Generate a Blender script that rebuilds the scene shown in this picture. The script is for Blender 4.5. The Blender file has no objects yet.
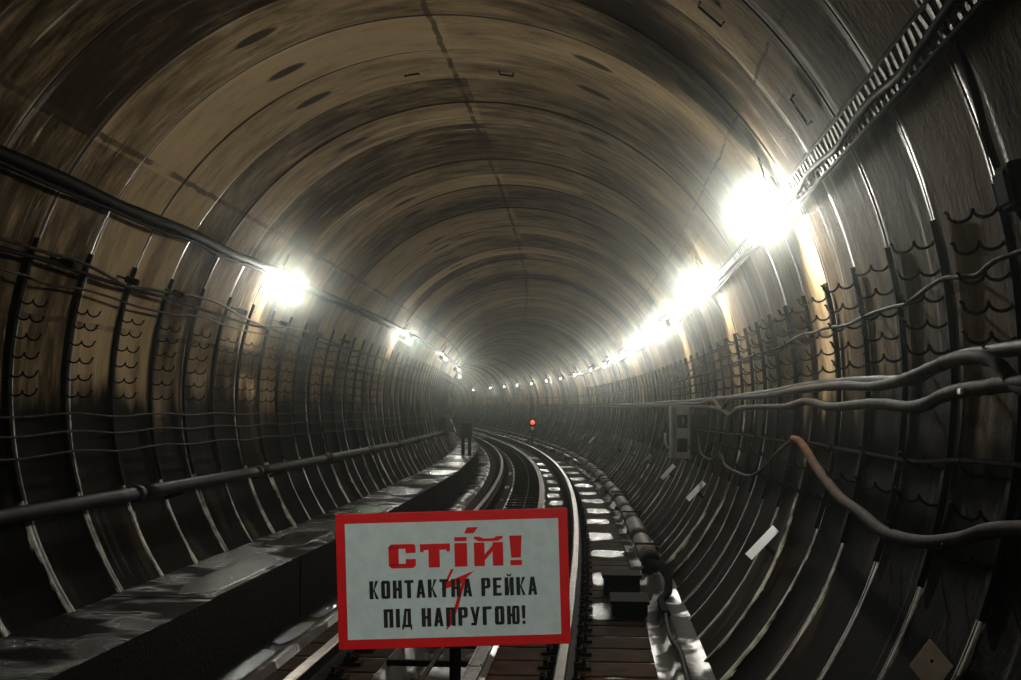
import bpy, bmesh, math, random
from mathutils import Vector, Matrix
random.seed(7)
C = bpy.context.scene.collection
sc = bpy.context.scene
PI = math.pi
# ------------------------------------------------------------------ the tunnel axis (gentle left curve), metres
R = 2.55                 # inner radius of the lining
Z0 = 2.0                 # height of the tunnel axis at s = 0
S0 = 10.236              # one ring joint lies here, rings are 1 m wide
K1, K2, K3, V1, V3 = 0.00112179, 4.50161e-05, -9.82173e-07, 1.99444e-05, 8.355e-07
RAIL = -1.707            # top of the running rails, below the axis
TC = 0.10                # track centre offset
_ax = []
def _build_axis():
    x = y = 0.0; ds = 0.25
    s = 0.0
    fwd = []
    while s <= 150:
        fwd.append((s, x, y))
        m = s + ds/2; mm = min(m, 105.0)
        th = K1*mm + K2*mm*mm/2 + K3*mm**3/6 + .0028*max(0.0, m-105)
        x -= math.sin(th)*ds; y += math.cos(th)*ds; s += ds
    return fwd
_ax = _build_axis()
def head(s):
    mm = max(0.0, min(s, 105.0)); return K1*mm + K2*mm*mm/2 + K3*mm**3/6 + .0028*max(0.0, s-105)
def axis(s):
    if s <= 0: return 0.0, s
    i = min(int(s/0.25), len(_ax)-2); f = (s - _ax[i][0])/0.25
    return _ax[i][1]+(_ax[i+1][1]-_ax[i][1])*f, _ax[i][2]+(_ax[i+1][2]-_ax[i][2])*f
def rise(s):
    s = max(0.0, min(s, 105.0)); return V1*s*s/2 + V3*s**3/6
def T(s, lat, z):                    # along, to the right, up from the axis
    x, y = axis(s); th = head(s)
    return Vector((x + lat*math.cos(th), y + lat*math.sin(th), z + rise(s) + Z0))
def W(s, a, r=R):                    # angle a from the crown, positive to the right
    return T(s, r*math.sin(a), r*math.cos(a))
def frame(s, lat, z, yaw=0):
    return Matrix.Translation(T(s, lat, z)) @ Matrix.Rotation(head(s)+yaw, 4, 'Z')
def wall_frame(s, a, r=R):           # origin on the wall; +Y inward, +Z up along the wall
    th = head(s); o = W(s, a, r)
    sg = 1 if a > 0 else -1
    fw = Vector((-math.sin(th), math.cos(th), 0)); rt = Vector((math.cos(th), math.sin(th), 0)); up = Vector((0,0,1))
    inn = -(rt*math.sin(a) + up*math.cos(a))
    zz = (up*math.sin(abs(a)) - rt*sg*math.cos(a)) if True else None
    xx = inn.cross(zz)
    m = Matrix((xx, inn, zz)).transposed().to_4x4(); m.translation = o
    return m

# ------------------------------------------------------------------ camera
cam = bpy.data.cameras.new('camera'); co = bpy.data.objects.new('camera', cam); C.objects.link(co)
cam.sensor_width = 36; cam.lens = 1526.51/1021*36; cam.clip_end = 400; cam.clip_start = 0.05
yaw, pit, rol = 0.0734441, 0.0457004, 0.00922145
A = Vector((math.cos(yaw), math.sin(yaw), 0)); B0 = Vector((-math.sin(yaw), math.cos(yaw), 0)); U0 = Vector((0,0,1))
F = B0*math.cos(pit) + U0*math.sin(pit); Cu = U0*math.cos(pit) - B0*math.sin(pit)
RT = A*math.cos(rol) + Cu*math.sin(rol); UP = Cu*math.cos(rol) - A*math.sin(rol)
cm = Matrix((RT, UP, -F)).transposed().to_4x4(); CAM = Vector((1.18942, 0, -0.138255+Z0)); cm.translation = CAM
co.matrix_world = cm
sc.camera = co
# ------------------------------------------------------------------ exposure, world
sc.view_settings.view_transform = 'Standard'; sc.view_settings.look = 'None'
sc.view_settings.exposure = 0.0; sc.view_settings.gamma = 1.0; sc.view_settings.use_curve_mapping = False
wd = bpy.data.worlds.new('world'); sc.world = wd; wd.use_nodes = True
wd.node_tree.nodes['Background'].inputs[0].default_value = (0.0, 0.0, 0.0, 1)
cy = sc.cycles
cy.use_denoising = True
cy.max_bounces = 6; cy.diffuse_bounces = 3; cy.glossy_bounces = 3; cy.volume_bounces = 0
cy.sample_clamp_indirect = 4.0; cy.sample_clamp_direct = 0
cy.caustics_reflective = False; cy.caustics_refractive = False
LAMP_W = 460.0           # power of a tunnel lamp
HAZE = 0.009
LCOL = (1.0, 0.97, 0.86)
# ------------------------------------------------------------------ materials
def nodes(name):
    m = bpy.data.materials.new(name); m.use_nodes = True
    nt = m.node_tree; return m, nt, nt.nodes['Principled BSDF']
class E:
    def __init__(s, nt): s.nt = nt
    def n(s, t, **k):
        x = s.nt.nodes.new(t)
        for a, b in k.items(): setattr(x, a, b)
        return x
    def link(s, a, b): s.nt.links.new(a, b)
    def m(s, op, a, b=0.0, c=0.0, clamp=False):
        x = s.n('ShaderNodeMath', operation=op); x.use_clamp = clamp
        for i, v in enumerate((a, b, c)):
            if hasattr(v, 'links'): s.link(v, x.inputs[i])
            else: x.inputs[i].default_value = v
        return x.outputs[0]
    def ramp(s, v, lo, hi): # smoothstep
        x = s.n('ShaderNodeMapRange'); x.interpolation_type = 'SMOOTHSTEP'
        s.link(v, x.inputs[0]); x.inputs[1].default_value = lo; x.inputs[2].default_value = hi
        return x.outputs[0]
    def vec(s, a, b, c=0.0):
        x = s.n('ShaderNodeCombineXYZ')
        for i, v in enumerate((a, b, c)):
            if hasattr(v, 'links'): s.link(v, x.inputs[i])
            else: x.inputs[i].default_value = v
        return x.outputs[0]
    def noise(s, v, scale=1.0, detail=4, rough=.6, dist=0.0):
        x = s.n('ShaderNodeTexNoise'); x.inputs['Scale'].default_value = scale
        x.inputs['Detail'].default_value = detail; x.inputs['Roughness'].default_value = rough
        x.inputs['Distortion'].default_value = dist
        if v is not None: s.link(v, x.inputs['Vector'])
        return x.outputs[0]
    def white(s, v):
        x = s.n('ShaderNodeTexWhiteNoise'); x.noise_dimensions = '3D'; s.link(v, x.inputs['Vector']); return x.outputs[0]
    def mix(s, f, a, b):
        x = s.n('ShaderNodeMix', data_type='RGBA')
        if hasattr(f, 'links'): s.link(f, x.inputs[0])
        else: x.inputs[0].default_value = f
        for i, v in ((6, a), (7, b)):
            if hasattr(v, 'links'): s.link(v, x.inputs[i])
            else: x.inputs[i].default_value = (*v, 1)
        return x.outputs[2]
    def uv(s):
        t = s.n('ShaderNodeUVMap'); t.uv_map = 'UVMap'
        x = s.n('ShaderNodeSeparateXYZ'); s.link(t.outputs[0], x.inputs[0]); return x.outputs[0], x.outputs[1]

def lining_material(name, lower=False):
    m, nt, b = nodes(name); e = E(nt)
    u, v = e.uv()                       # u: metres along with joints at integers, v: metres round from the crown
    fu = e.m('FRACT', u); iu = e.m('FLOOR', u)
    jd = e.m('SUBTRACT', 0.5, e.m('ABSOLUTE', e.m('SUBTRACT', fu, 0.5)))      # distance to joint
    tone = e.white(e.vec(iu, e.m('FLOOR', e.m('MULTIPLY', v, 0.42)), 3.0))
    st = e.noise(e.vec(e.m('MULTIPLY', u, 6.0), e.m('MULTIPLY', v, 1.9)), 1.0, 5, .62, .4)
    st2 = e.noise(e.vec(e.m('MULTIPLY', u, 24.0), e.m('MULTIPLY', v, 4.5), 5.0), 1.0, 4, .6)
    bg = e.noise(e.vec(u, v, 9.0), 0.7, 4, .55)
    sp = e.noise(e.vec(u, v, 2.0), 26.0, 3, .7)
    mt = e.noise(e.vec(u, e.m('MULTIPLY', v, .6), 15.0), 3.4, 5, .7)
    f = e.m('ADD', e.m('ADD', e.m('MULTIPLY', st, .62), e.m('MULTIPLY', mt, .55)), e.m('MULTIPLY', bg, .55))
    f = e.m('ADD', f, e.m('MULTIPLY', st2, .35)); f = e.m('ADD', f, e.m('MULTIPLY', tone, .26)); f = e.m('ADD', f, e.m('MULTIPLY', e.white(e.vec(iu, 2.0, 8.0)), .22))
    for k_, g_ in ((0, .08), (1, .24), (2, .08), (3, -.04), (-3, -.12), (-2, -.10), (-1, -.05)):      # lamp-lit band and dimmer rings nearer, painted as ring tones
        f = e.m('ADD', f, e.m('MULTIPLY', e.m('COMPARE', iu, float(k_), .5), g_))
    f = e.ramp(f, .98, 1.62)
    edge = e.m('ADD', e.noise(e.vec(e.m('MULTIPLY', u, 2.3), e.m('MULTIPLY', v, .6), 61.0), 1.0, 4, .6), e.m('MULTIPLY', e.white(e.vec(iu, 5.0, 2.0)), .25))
    low_shade = e.ramp(e.m('SUBTRACT', e.m('ABSOLUTE', v), e.m('MULTIPLY_ADD', edge, -.95, 4.62)), -.16, .16)  # shade of the lower walls below the cables, painted in with a ragged edge
    unshaded = e.m('SUBTRACT', 1.0, low_shade)
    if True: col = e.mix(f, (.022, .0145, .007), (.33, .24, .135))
    # pale lime wash in streaks that run round the ring
    lm = e.noise(e.vec(e.m('MULTIPLY', u, 9.0), e.m('MULTIPLY', v, 1.5), 31.0), 1.0, 4, .55, .3)
    lm = e.ramp(lm, .63, .74)
    col = e.mix(e.m('MULTIPLY', lm, .75), col, (.40, .37, .27))
    col = e.mix(low_shade, col, e.mix(f, (.0007, .0005, .0003), (.0055, .0036, .002)))
    # dark specks and damp blotches
    col = e.mix(e.m('MULTIPLY', e.ramp(sp, .62, .72), .55), col, (.03, .022, .014))
    dk = e.noise(e.vec(e.m('MULTIPLY', u, 1.6), e.m('MULTIPLY', v, .8), 51.0), 1.0, 3, .5)
    col = e.mix(e.m('MULTIPLY', e.ramp(dk, .56, .70), .6), col, (.045, .032, .02))
    if True:
        rb = e.ramp(e.noise(e.vec(e.m('MULTIPLY', iu, 3.7), e.m('MULTIPLY', v, 2.2), 13.0), 1.0, 4, .65), .44, .60)
        col = e.mix(e.m('MULTIPLY', e.m('LESS_THAN', jd, e.m('MULTIPLY_ADD', e.m('MULTIPLY', st2, mt), .24, .002)), e.m('MULTIPLY', low_shade, rb)), col, (.26, .25, .19))
    # ring joints: dark caulking, ragged width
    jw = e.m('MULTIPLY_ADD', st, .03, -.001)
    jm = e.m('LESS_THAN', jd, e.m('MULTIPLY', jw, unshaded))
    col = e.mix(e.m('MULTIPLY', jm, .88), col, (.02, .014, .009))
    if True:
        # caulked seams that run along the tunnel
        wob = e.m('MULTIPLY', e.m('SUBTRACT', e.noise(e.vec(u, v, 77.0), 3.0, 3, .6), .5), .06)
        vv = e.m('ADD', v, wob)
        for a, wd_ in ((-.0292, .02), (.8607, .010), (-.9157, .020), (1.43, .02), (-1.40, .02)):
            d = e.m('ABSOLUTE', e.m('SUBTRACT', vv, a*R))
            brk = e.ramp(e.noise(e.vec(e.m('MULTIPLY', u, 1.3), a, 11.0), 1.0, 3, .6), .36, .5)
            col = e.mix(e.m('MULTIPLY', e.m('MULTIPLY', e.m('LESS_THAN', d, wd_), brk), .8), col, (.035, .026, .018))
        # filled lifting sockets: one dark oval per ring on either haunch
        for a in (-.47, .42):
            dx = e.m('DIVIDE', e.m('SUBTRACT', fu, .5), .085); dy = e.m('DIVIDE', e.m('SUBTRACT', vv, a*R), .15)
            rr = e.m('ADD', e.m('MULTIPLY', dx, dx), e.m('MULTIPLY', dy, dy))
            rnd = e.m('GREATER_THAN', e.white(e.vec(iu, a*7, 1.0)), .12)
            col = e.mix(e.m('MULTIPLY', e.m('MULTIPLY', e.m('SUBTRACT', 1.0, e.ramp(rr, .6, 1.4)), rnd), .95), col, (.03, .022, .015))
    e.link(col, b.inputs['Base Color'])
    # wetness: a film of water near the joints and in runs between them
    wet = e.noise(e.vec(e.m('MULTIPLY', u, 6.0), e.m('MULTIPLY', v, .5), 91.0), 1.0, 3, .5)
    wr = e.ramp(wet, .62, .72)
    jn_ = e.m('ADD', e.m('MULTIPLY', e.ramp(e.m('ABSOLUTE', v), 1.7, 2.9), .75), e.m('MULTIPLY', e.ramp(dk, .45, .6), .3))
    nj = e.m('MULTIPLY', e.m('SUBTRACT', 1.0, e.ramp(jd, .025, .06)), jn_)
    w_ = e.m('MAXIMUM', e.m('MULTIPLY', wr, e.m('MULTIPLY_ADD', low_shade, -.5, .65)), nj)
    ro = e.m('MULTIPLY_ADD', w_, -.47, .87)
    ro = e.m('ADD', ro, e.m('MULTIPLY', e.m('SUBTRACT', sp, .5), .3))
    e.link(ro, b.inputs['Roughness'])
    e.link(e.m('MULTIPLY_ADD', w_, .45, .015), b.inputs['Specular IOR Level'])
    bp = e.n('ShaderNodeBump'); bp.inputs['Strength'].default_value = .6; bp.inputs['Distance'].default_value = .012
    h = e.m('ADD', e.m('MULTIPLY', st2, .35), e.m('ADD', e.m('MULTIPLY', sp, .55), e.m('MULTIPLY', mt, .6)))
    e.link(h, bp.inputs['Height']); e.link(bp.outputs[0], b.inputs['Normal'])
    return m

def floor_material():
    m, nt, b = nodes('wet_track_concrete'); e = E(nt)
    u, v = e.uv()
    a = e.noise(e.vec(u, v), 5.0, 5, .65); g = e.noise(e.vec(u, v, 4.0), 30.0, 4, .7)
    p = e.noise(e.vec(e.m('MULTIPLY', u, 1.1), e.m('MULTIPLY', v, 2.6), 8.0), 1.0, 3, .55)
    pud = e.ramp(p, .47, .55)
    col = e.mix(a, (.006, .004, .0025), (.03, .02, .012))
    col = e.mix(pud, col, (.006, .005, .004))
    e.link(col, b.inputs['Base Color'])
    ro = e.m('ADD', e.m('MULTIPLY_ADD', pud, -.36, .6), e.m('MULTIPLY', a, .12))
    e.link(ro, b.inputs['Roughness']); e.link(e.m('MULTIPLY_ADD', pud, .7, .06), b.inputs['Specular IOR Level'])
    bp = e.n('ShaderNodeBump'); bp.inputs['Strength'].default_value = .55; bp.inputs['Distance'].default_value = .02
    e.link(e.m('MULTIPLY', e.m('ADD', e.m('MULTIPLY', g, .5), a), e.m('MULTIPLY_ADD', pud, -.7, 1.0)), bp.inputs['Height']); e.link(bp.outputs[0], b.inputs['Normal'])
    return m

def simple(name, c1, c2=None, rough=.5, metal=0.0, scale=12.0, bump=.2, spec=.5, dist=.004, rvar=.2):
    m, nt, b = nodes(name); e = E(nt)
    t = e.n('ShaderNodeTexCoord'); nz = e.noise(t.outputs['Object'], scale, 4, .65)
    c2 = c2 or tuple(x*.6 for x in c1)
    e.link(e.mix(e.ramp(nz, .35, .65), c1, c2), b.inputs['Base Color'])
    e.link(e.m('ADD', rough - rvar/2, e.m('MULTIPLY', nz, rvar)), b.inputs['Roughness'])
    b.inputs['Metallic'].default_value = metal; b.inputs['Specular IOR Level'].default_value = spec
    if bump:
        bp = e.n('ShaderNodeBump'); bp.inputs['Strength'].default_value = bump; bp.inputs['Distance'].default_value = dist
        e.link(nz, bp.inputs['Height']); e.link(bp.outputs[0], b.inputs['Normal'])
    return m
M = dict(
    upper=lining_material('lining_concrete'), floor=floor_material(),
    walkway=simple('walkway_concrete', (.012, .009, .006), (.004, .003, .002), .34, 0, 3.0, .6, .6, .02, .45),
    rail_head=simple('polished_rail', (.26, .22, .17), (.15, .12, .09), .30, 1.0, 6.0, .05, rvar=.15),
    rail=simple('rusty_rail', (.006, .0035, .002), (.002, .0015, .001), .7, 0, 20.0, .4, .03),
    wood=simple('sleeper_wood', (.035, .014, .005), (.009, .0045, .002), .7, 0, 5.0, .5, .01, .01),
    steel=simple('dark_steel', (.002, .0015, .001), (.006, .004, .0025), .75, 0, 20.0, .3, .02),
    cable=simple('black_cable', (.0012, .001, .0008), (.003, .0022, .0016), .6, 0, 9.0, .3, .02),
    dusty=simple('dusty_cable', (.040, .025, .014), (.007, .005, .003), .75, 0, 14.0, .4, .03),
    brown=simple('brown_hose', (.055, .027, .014), (.03, .015, .008), .8, 0, 10.0, .3, .03),
    pipe=simple('dark_pipe', (.009, .0045, .003), (.003, .002, .0015), .6, 0, 9.0, .3, .04),
    galv=simple('galvanised_steel', (.20, .19, .16), (.03, .025, .02), .35, .85, 16.0, .4),
    cover=simple('rail_cover', (.06, .036, .021), (.016, .010, .006), .6, 0, 5.0, .4, .15),
    grey=simple('grey_paint', (.75, .78, .67), (.55, .58, .49), .4, 0, 6.0, .15),
    pale=simple('pale_paint', (.70, .73, .62), (.5, .52, .45), .4, 0, 6.0, .1),
    black=simple('black_rubber', (.001, .001, .0008), (.0015, .0012, .001), .8, 0, 10.0, .2, .01),
    white=simple('reflective_white', (.85, .88, .88), (.75, .78, .78), .18, 0, 6.0, .05),
    plate=simple('dirty_white_plate', (.75, .68, .55), (.6, .54, .43), .5, 0, 9.0, .1),
    red=simple('sign_red', (.80, .010, .012), (.7, .008, .01), .5, 0, 14.0, .06),
    sign=simple('sign_white', (.68, .82, .82), (.60, .73, .73), .5, 0, 20.0, .06),
    ink=simple('sign_black', (.008, .012, .013), (.012, .016, .018), .55, 0, 8.0, 0),
    lime=simple('lime_deposit', (.42, .42, .34), (.2, .19, .14), .3, 0, 10.0, .9, .5, .02),
)
def walkway_material():
    m, nt, b = nodes('walkway_concrete'); e = E(nt)
    t = e.n('ShaderNodeTexCoord'); x = e.n('ShaderNodeSeparateXYZ'); e.link(t.outputs['Object'], x.inputs[0])
    p3 = t.outputs['Object']; a = e.noise(p3, 5.0, 5, .65); g = e.noise(p3, 28.0, 4, .7)
    pud = e.ramp(e.noise(p3, 1.15, 3, .55), .46, .56)
    e.link(e.mix(a, (.0015, .001, .0008), (.009, .0065, .004)), b.inputs['Base Color'])
    gn = e.n('ShaderNodeNewGeometry'); gx = e.n('ShaderNodeSeparateXYZ'); e.link(gn.outputs['True Normal'], gx.inputs[0])
    pud = e.m('MULTIPLY', pud, e.ramp(gx.outputs[2], .5, .9))
    e.link(e.m('MULTIPLY_ADD', pud, -.48, .7), b.inputs['Roughness'])
    e.link(e.m('MULTIPLY_ADD', pud, 1.0, .02), b.inputs['Specular IOR Level'])
    bp = e.n('ShaderNodeBump'); bp.inputs['Strength'].default_value = .9; bp.inputs['Distance'].default_value = .03
    e.link(e.m('ADD', e.m('MULTIPLY', g, .9), a), bp.inputs['Height']); e.link(bp.outputs[0], b.inputs['Normal'])
    return m
M['walkway'] = walkway_material()
def emit(name, col, st):
    m, nt, b = nodes(name); b.inputs['Base Color'].default_value = (.8, .8, .8, 1)
    b.inputs['Emission Color'].default_value = (*col, 1); b.inputs['Emission Strength'].default_value = st; return m
M['bulb'] = emit('lit_bulb', LCOL, 60.0)
M['redlight'] = emit('red_signal_light', (1.0, .05, .018), 2.4)
# ------------------------------------------------------------------ object helpers
def obj(name, bm, mat, parent=None, smooth=False, mats=None):
    me = bpy.data.meshes.new(name); bm.to_mesh(me); bm.free()
    for x in (mats or [mat]): me.materials.append(x)
    if smooth:
        for p in me.polygons: p.use_smooth = True
    o = bpy.data.objects.new(name, me); C.objects.link(o)
    if parent: o.parent = parent
    return o
def tag(o, label, cat, group=None):
    o['label'] = label; o['category'] = cat
    if group: o['group'] = group
    return o
def thing(name, label, cat, mw=None, group=None):
    o = bpy.data.objects.new(name, None); C.objects.link(o); o.empty_display_size = .1
    if mw is not None: o.matrix_world = mw
    return tag(o, label, cat, group)
def struct(o): o['kind'] = 'structure'; return o
def dup(root, mw, label=None, group=None, flag=[0]):
    r = root.copy(); C.objects.link(r); r.matrix_world = mw
    if label: r['label'] = label
    if group: r['group'] = group
    for ch in root.children:
        c = ch.copy(); C.objects.link(c); c.parent = r
        for g in ch.children:
            d = g.copy(); C.objects.link(d); d.parent = c
    return r
def box(bm, cx, cy_, cz, sx, sy, sz, mat=None, bev=0.0):
    mm = Matrix.Translation((cx, cy_, cz)); 
    if mat is not None: mm = mat @ mm
    r = bmesh.ops.create_cube(bm, size=1.0, matrix=mm @ Matrix.Diagonal((sx, sy, sz, 1)))
    if bev:
        es = list({e for v in r['verts'] for e in v.link_edges})
        bmesh.ops.bevel(bm, geom=es, offset=bev, segments=2, affect='EDGES', profile=.5)
def cyl(bm, p, q, r1, r2=None, seg=14):
    p = Vector(p); q = Vector(q); d = q-p
    m = Matrix.Translation((p+q)/2) @ d.to_track_quat('Z', 'Y').to_matrix().to_4x4()
    bmesh.ops.create_cone(bm, cap_ends=True, segments=seg, radius1=r1, radius2=r1 if r2 is None else r2, depth=d.length, matrix=m)
def tube(bm, pts, r, seg=8, cap=True, wob=0.0):
    pts = [Vector(p) for p in pts]; rings = []
    up = None
    for i, p in enumerate(pts):
        t = (pts[min(i+1, len(pts)-1)] - pts[max(i-1, 0)]).normalized()
        if up is None: up = Vector((0, 0, 1)) if abs(t.z) < .9 else Vector((1, 0, 0))
        x = t.cross(up).normalized(); up = x.cross(t).normalized()
        rr = (r[i] if isinstance(r, (list, tuple)) else r) * (1 + random.uniform(-wob, wob))
        rings.append([bm.verts.new(p + (x*math.cos(2*PI*k/seg) + up*math.sin(2*PI*k/seg))*rr) for k in range(seg)])
    for a, b in zip(rings, rings[1:]):
        for k in range(seg): bm.faces.new((a[k], a[(k+1) % seg], b[(k+1) % seg], b[k]))
    if cap: bm.faces.new(rings[0][::-1]); bm.faces.new(rings[-1])
def smooth_path(pts, n=5):
    """Catmull-Rom through tuples"""
    out = []
    for i in range(len(pts)-1):
        p0, p1, p2, p3 = pts[max(i-1, 0)], pts[i], pts[i+1], pts[min(i+2, len(pts)-1)]
        for k in range(n):
            t = k/n
            out.append(tuple(.5*((2*b) + (-a+c)*t + (2*a-5*b+4*c-d)*t*t + (-a+3*b-3*c+d)*t**3) for a, b, c, d in zip(p0, p1, p2, p3)))
    out.append(tuple(pts[-1])); return out
def loft(name, sections, mats, smooth=False, parent=None, closed=False, caps=False, slot=None, uvs=None):
    """sections: list of lists of world points; uvs: same layout"""
    bm = bmesh.new(); ul = bm.loops.layers.uv.new('UVMap')
    V = [[bm.verts.new(p) for p in s] for s in sections]
    n = len(V[0])
    for i in range(len(V)-1):
        for k in range(n if closed else n-1):
            k2 = (k+1) % n
            f = bm.faces.new((V[i][k], V[i][k2], V[i+1][k2], V[i+1][k]))
            if slot: f.material_index = slot(i, k)
            if uvs:
                for lp, (a, b) in zip(f.loops, ((i, k), (i, k2), (i+1, k2), (i+1, k))): lp[ul].uv = uvs[a][b]
    if caps: bm.faces.new(V[0][::-1]); bm.faces.new(V[-1])
    bmesh.ops.recalc_face_normals(bm, faces=bm.faces[:]) if closed else None
    return obj(name, bm, None, parent, smooth, mats)
def sweep(name, prof, s0, s1, mat, step=1.0, smooth=False, parent=None, jit=None):
    """closed profile [(lat, z)] carried along the tunnel"""
    n = max(2, int(math.ceil((s1-s0)/step))+1); secs = []
    for i in range(n):
        s = s0 + (s1-s0)*i/(n-1)
        secs.append([T(s, l, z) for l, z in prof])
    return loft(name, secs, [mat], smooth, parent, closed=True, caps=True)
def wnoise(a, b, seed=0):
    x = math.sin(a*12.9898 + b*78.233 + seed*37.719)*43758.5453; return x - math.floor(x)
def vnoise(x, y, seed=0):
    ix, iy = math.floor(x), math.floor(y); fx, fy = x-ix, y-iy
    fx = fx*fx*(3-2*fx); fy = fy*fy*(3-2*fy)
    a, b = wnoise(ix, iy, seed), wnoise(ix+1, iy, seed); c, d = wnoise(ix, iy+1, seed), wnoise(ix+1, iy+1, seed)
    return (a+(b-a)*fx) + ((c+(d-c)*fx) - (a+(b-a)*fx))*fy
# ------------------------------------------------------------------ lining: 1 m rings, each a little proud or shy of the next
SB, SE = -7, 140
def lin_r(n, f, a):
    """radius at ring n, fraction f, angle a"""
    off = .011*(2*wnoise(n, 1, 3)-1) + .008*(2*vnoise(n*1.7, a*1.2, 5)-1)
    r = R + .006 + off
    d = min(f, 1-f)
    if d < .010: r += .020                                   # caulking groove
    jn = n if f < .5 else n+1
    # ridge of lime and water that has run down the joint
    m = vnoise(jn*3.3, abs(a)*2.2 + (7 if a > 0 else 0), 9)
    low = min(1, max(0, (abs(a)-1.1)/.35))
    amp = (.006 + .05*max(0, m-.36)*max(0, 1.6*wnoise(jn, 4, 2 if a > 0 else 6)-.2))*low
    wv = .055 + .05*wnoise(jn, 9, 1)*(.6+.8*vnoise(abs(a)*6, jn, 8))
    r -= amp*max(0, 1-(d/wv)**2)
    return r
def lining(name, a0, a1, na, extra=()):
    angs = sorted(set([a0+(a1-a0)*i/na for i in range(na+1)] + list(extra)))
    fr = [0, .011, .025, .045, .07, .10, .5, .90, .93, .955, .975, .989]
    secs, uvs = [], []
    for n in range(SB-11, SE-10):
        far = n > 45
        for f in (fr if not far else [0, .012, .05, .5, .95, .988]):
            s = S0 + n + f
            if s > SE or s < SB: continue
            fade = lin_r
            secs.append([W(s, a, lin_r(n, f, a)) for a in angs])
            uvs.append([(n + f, a*R) for a in angs])
    low = [abs((angs[k]+angs[k+1])/2) > 1.64 for k in range(len(angs)-1)]
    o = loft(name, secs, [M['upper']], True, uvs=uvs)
    # the normals should face the axis
    return struct(o)
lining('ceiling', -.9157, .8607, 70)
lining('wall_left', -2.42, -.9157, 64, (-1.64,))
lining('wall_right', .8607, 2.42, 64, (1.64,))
def end_wall(name, s):
    secs = [[W(s, -2.42+4.84*i/60, R+.03) for i in range(61)], [T(s, 0, -.3)]*61]
    return struct(loft(name, secs, [M['upper']], uvs=[[(s, i*.2) for i in range(61)]]*2))
end_wall('wall_end', SE-.2)
# ------------------------------------------------------------------ track bed
FL = -1.893
prof = [(-2.3, -1.95), (-1.42, -1.93), (-1.40, -1.905), (-1.16, -1.90), (-1.135, -1.85), (-1.06, -1.845), (-1.05, FL), (-.36, FL), (-.35, FL+.012), (-.31, FL+.012),
        (-.29, -2.06), (0, -2.075), (.27, -2.06), (.29, FL+.012), (.34, FL+.012), (.35, FL), (1.52, FL), (1.60, FL+.01), (1.62, FL+.06), (1.67, FL+.065),
        (1.69, -1.80), (1.80, -1.79), (2.02, -1.74), (2.4, -1.74)]
pp = []
for (l0, z0), (l1, z1) in zip(prof, prof[1:]):
    k = max(1, int(abs(l1-l0)/.07))
    pp += [(l0+(l1-l0)*i/k, z0+(z1-z0)*i/k) for i in range(k)]
pp.append(prof[-1])
secs, uvs = [], []
s = float(SB)
while s < SE:
    secs.append([T(s, l, z + .010*(vnoise(s*2.1, l*5, 1)-.5)) for l, z in pp]); uvs.append([(s, l) for l, z in pp]); s += .22 if s < 45 else .8
struct(loft('floor', secs, [M['floor']], True, uvs=uvs))
# ------------------------------------------------------------------ side walkway on the left
wp = [(-2.30, -1.40), (-1.60, -1.402), (-1.436, -1.406), (-1.435, -1.93), (-2.30, -1.95)]
ww = thing('concrete_walkway', 'low wet concrete walkway with a straight front edge along the left wall', 'walkway', frame(10, -1.8, -1.93))
s = -5.0
def wblock(s0, s1):
    pr = wp; n = 6; secs = []
    j = .012*(wnoise(s0, 2)-.5); jz = .01*(wnoise(s0, 5)-.5)
    for i in range(n+1):
        q = s0 + (s1-s0)*i/n
        secs.append([T(q, l + (j if l > -2 else 0), z + (jz if z > -1.6 else 0)) for l, z in pr])
    o = loft('walkway_block', secs, [M['walkway']], False, closed=True, caps=True)
    o.parent = ww; o.matrix_parent_inverse = ww.matrix_world.inverted(); return o
while s < 78:
    wblock(s+.008, s+2.992); s += 3.0
# ------------------------------------------------------------------ running rails
def rail_prof(c):
    h = [(-.066, -.150), (-.066, -.140), (-.02, -.124), (-.009, -.105), (-.009, -.052), (-.034, -.036), (-.036, -.010), (-.028, 0),
         (.028, 0), (.036, -.010), (.034, -.036), (.009, -.052), (.009, -.105), (.02, -.124), (.066, -.140), (.066, -.150)]
    return [(c+x, RAIL+z) for x, z in h]
def running_rail(lat, label):
    pr = rail_prof(lat); n = len(pr); secs = []
    s = -5.0
    while s < 120: secs.append([T(s, l, z) for l, z in pr]); s += 1.0
    o = loft('running_rail', secs, [M['rail'], M['rail_head']], False, closed=True, caps=True, slot=lambda i, k: 1 if 6 <= k <= 8 else 0)
    return tag(o, label, 'rail')
running_rail(TC-.78, 'left running rail of the track, nearer the concrete walkway')
running_rail(TC+.78, 'right running rail of the track, passing behind the sign\'s right edge')
# sleepers, cut through by the drain; every half carries its rail fastening
def make_sleeper(l0, l1, rl, label, group):
    c = (l0+l1)/2; t = thing('sleeper', label, 'sleeper', frame(9, c, FL), group)
    bm = bmesh.new(); box(bm, 0, 0, -.045, l1-l0, .53, .11, bev=.012); obj('timber', bm, M['wood'], t)
    f = bmesh.new(); x = rl-c
    box(f, x, 0, .0255, .36, .17, .018, bev=.004)
    for sx in (-1, 1):
        box(f, x+sx*.085, 0, .045, .05, .12, .03, bev=.006)
        for sy in (-1, 1): cyl(f, (x+sx*.13, sy*.05, .03), (x+sx*.13, sy*.05, .075), .016, seg=6)
        cyl(f, (x+sx*.085, 0, .05), (x+sx*.085, 0, .095), .014, seg=6)
    obj('rail_fastening', f, M['steel'], t); return t
sl = make_sleeper(-1.04, -.37, TC-.78, 'short brown timber sleeper under the left running rail', 'sleepers under the left rail')
sr = make_sleeper(.37, 1.50, TC+.78, 'long brown timber sleeper under the right running rail', 'sleepers under the right rail')
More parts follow.
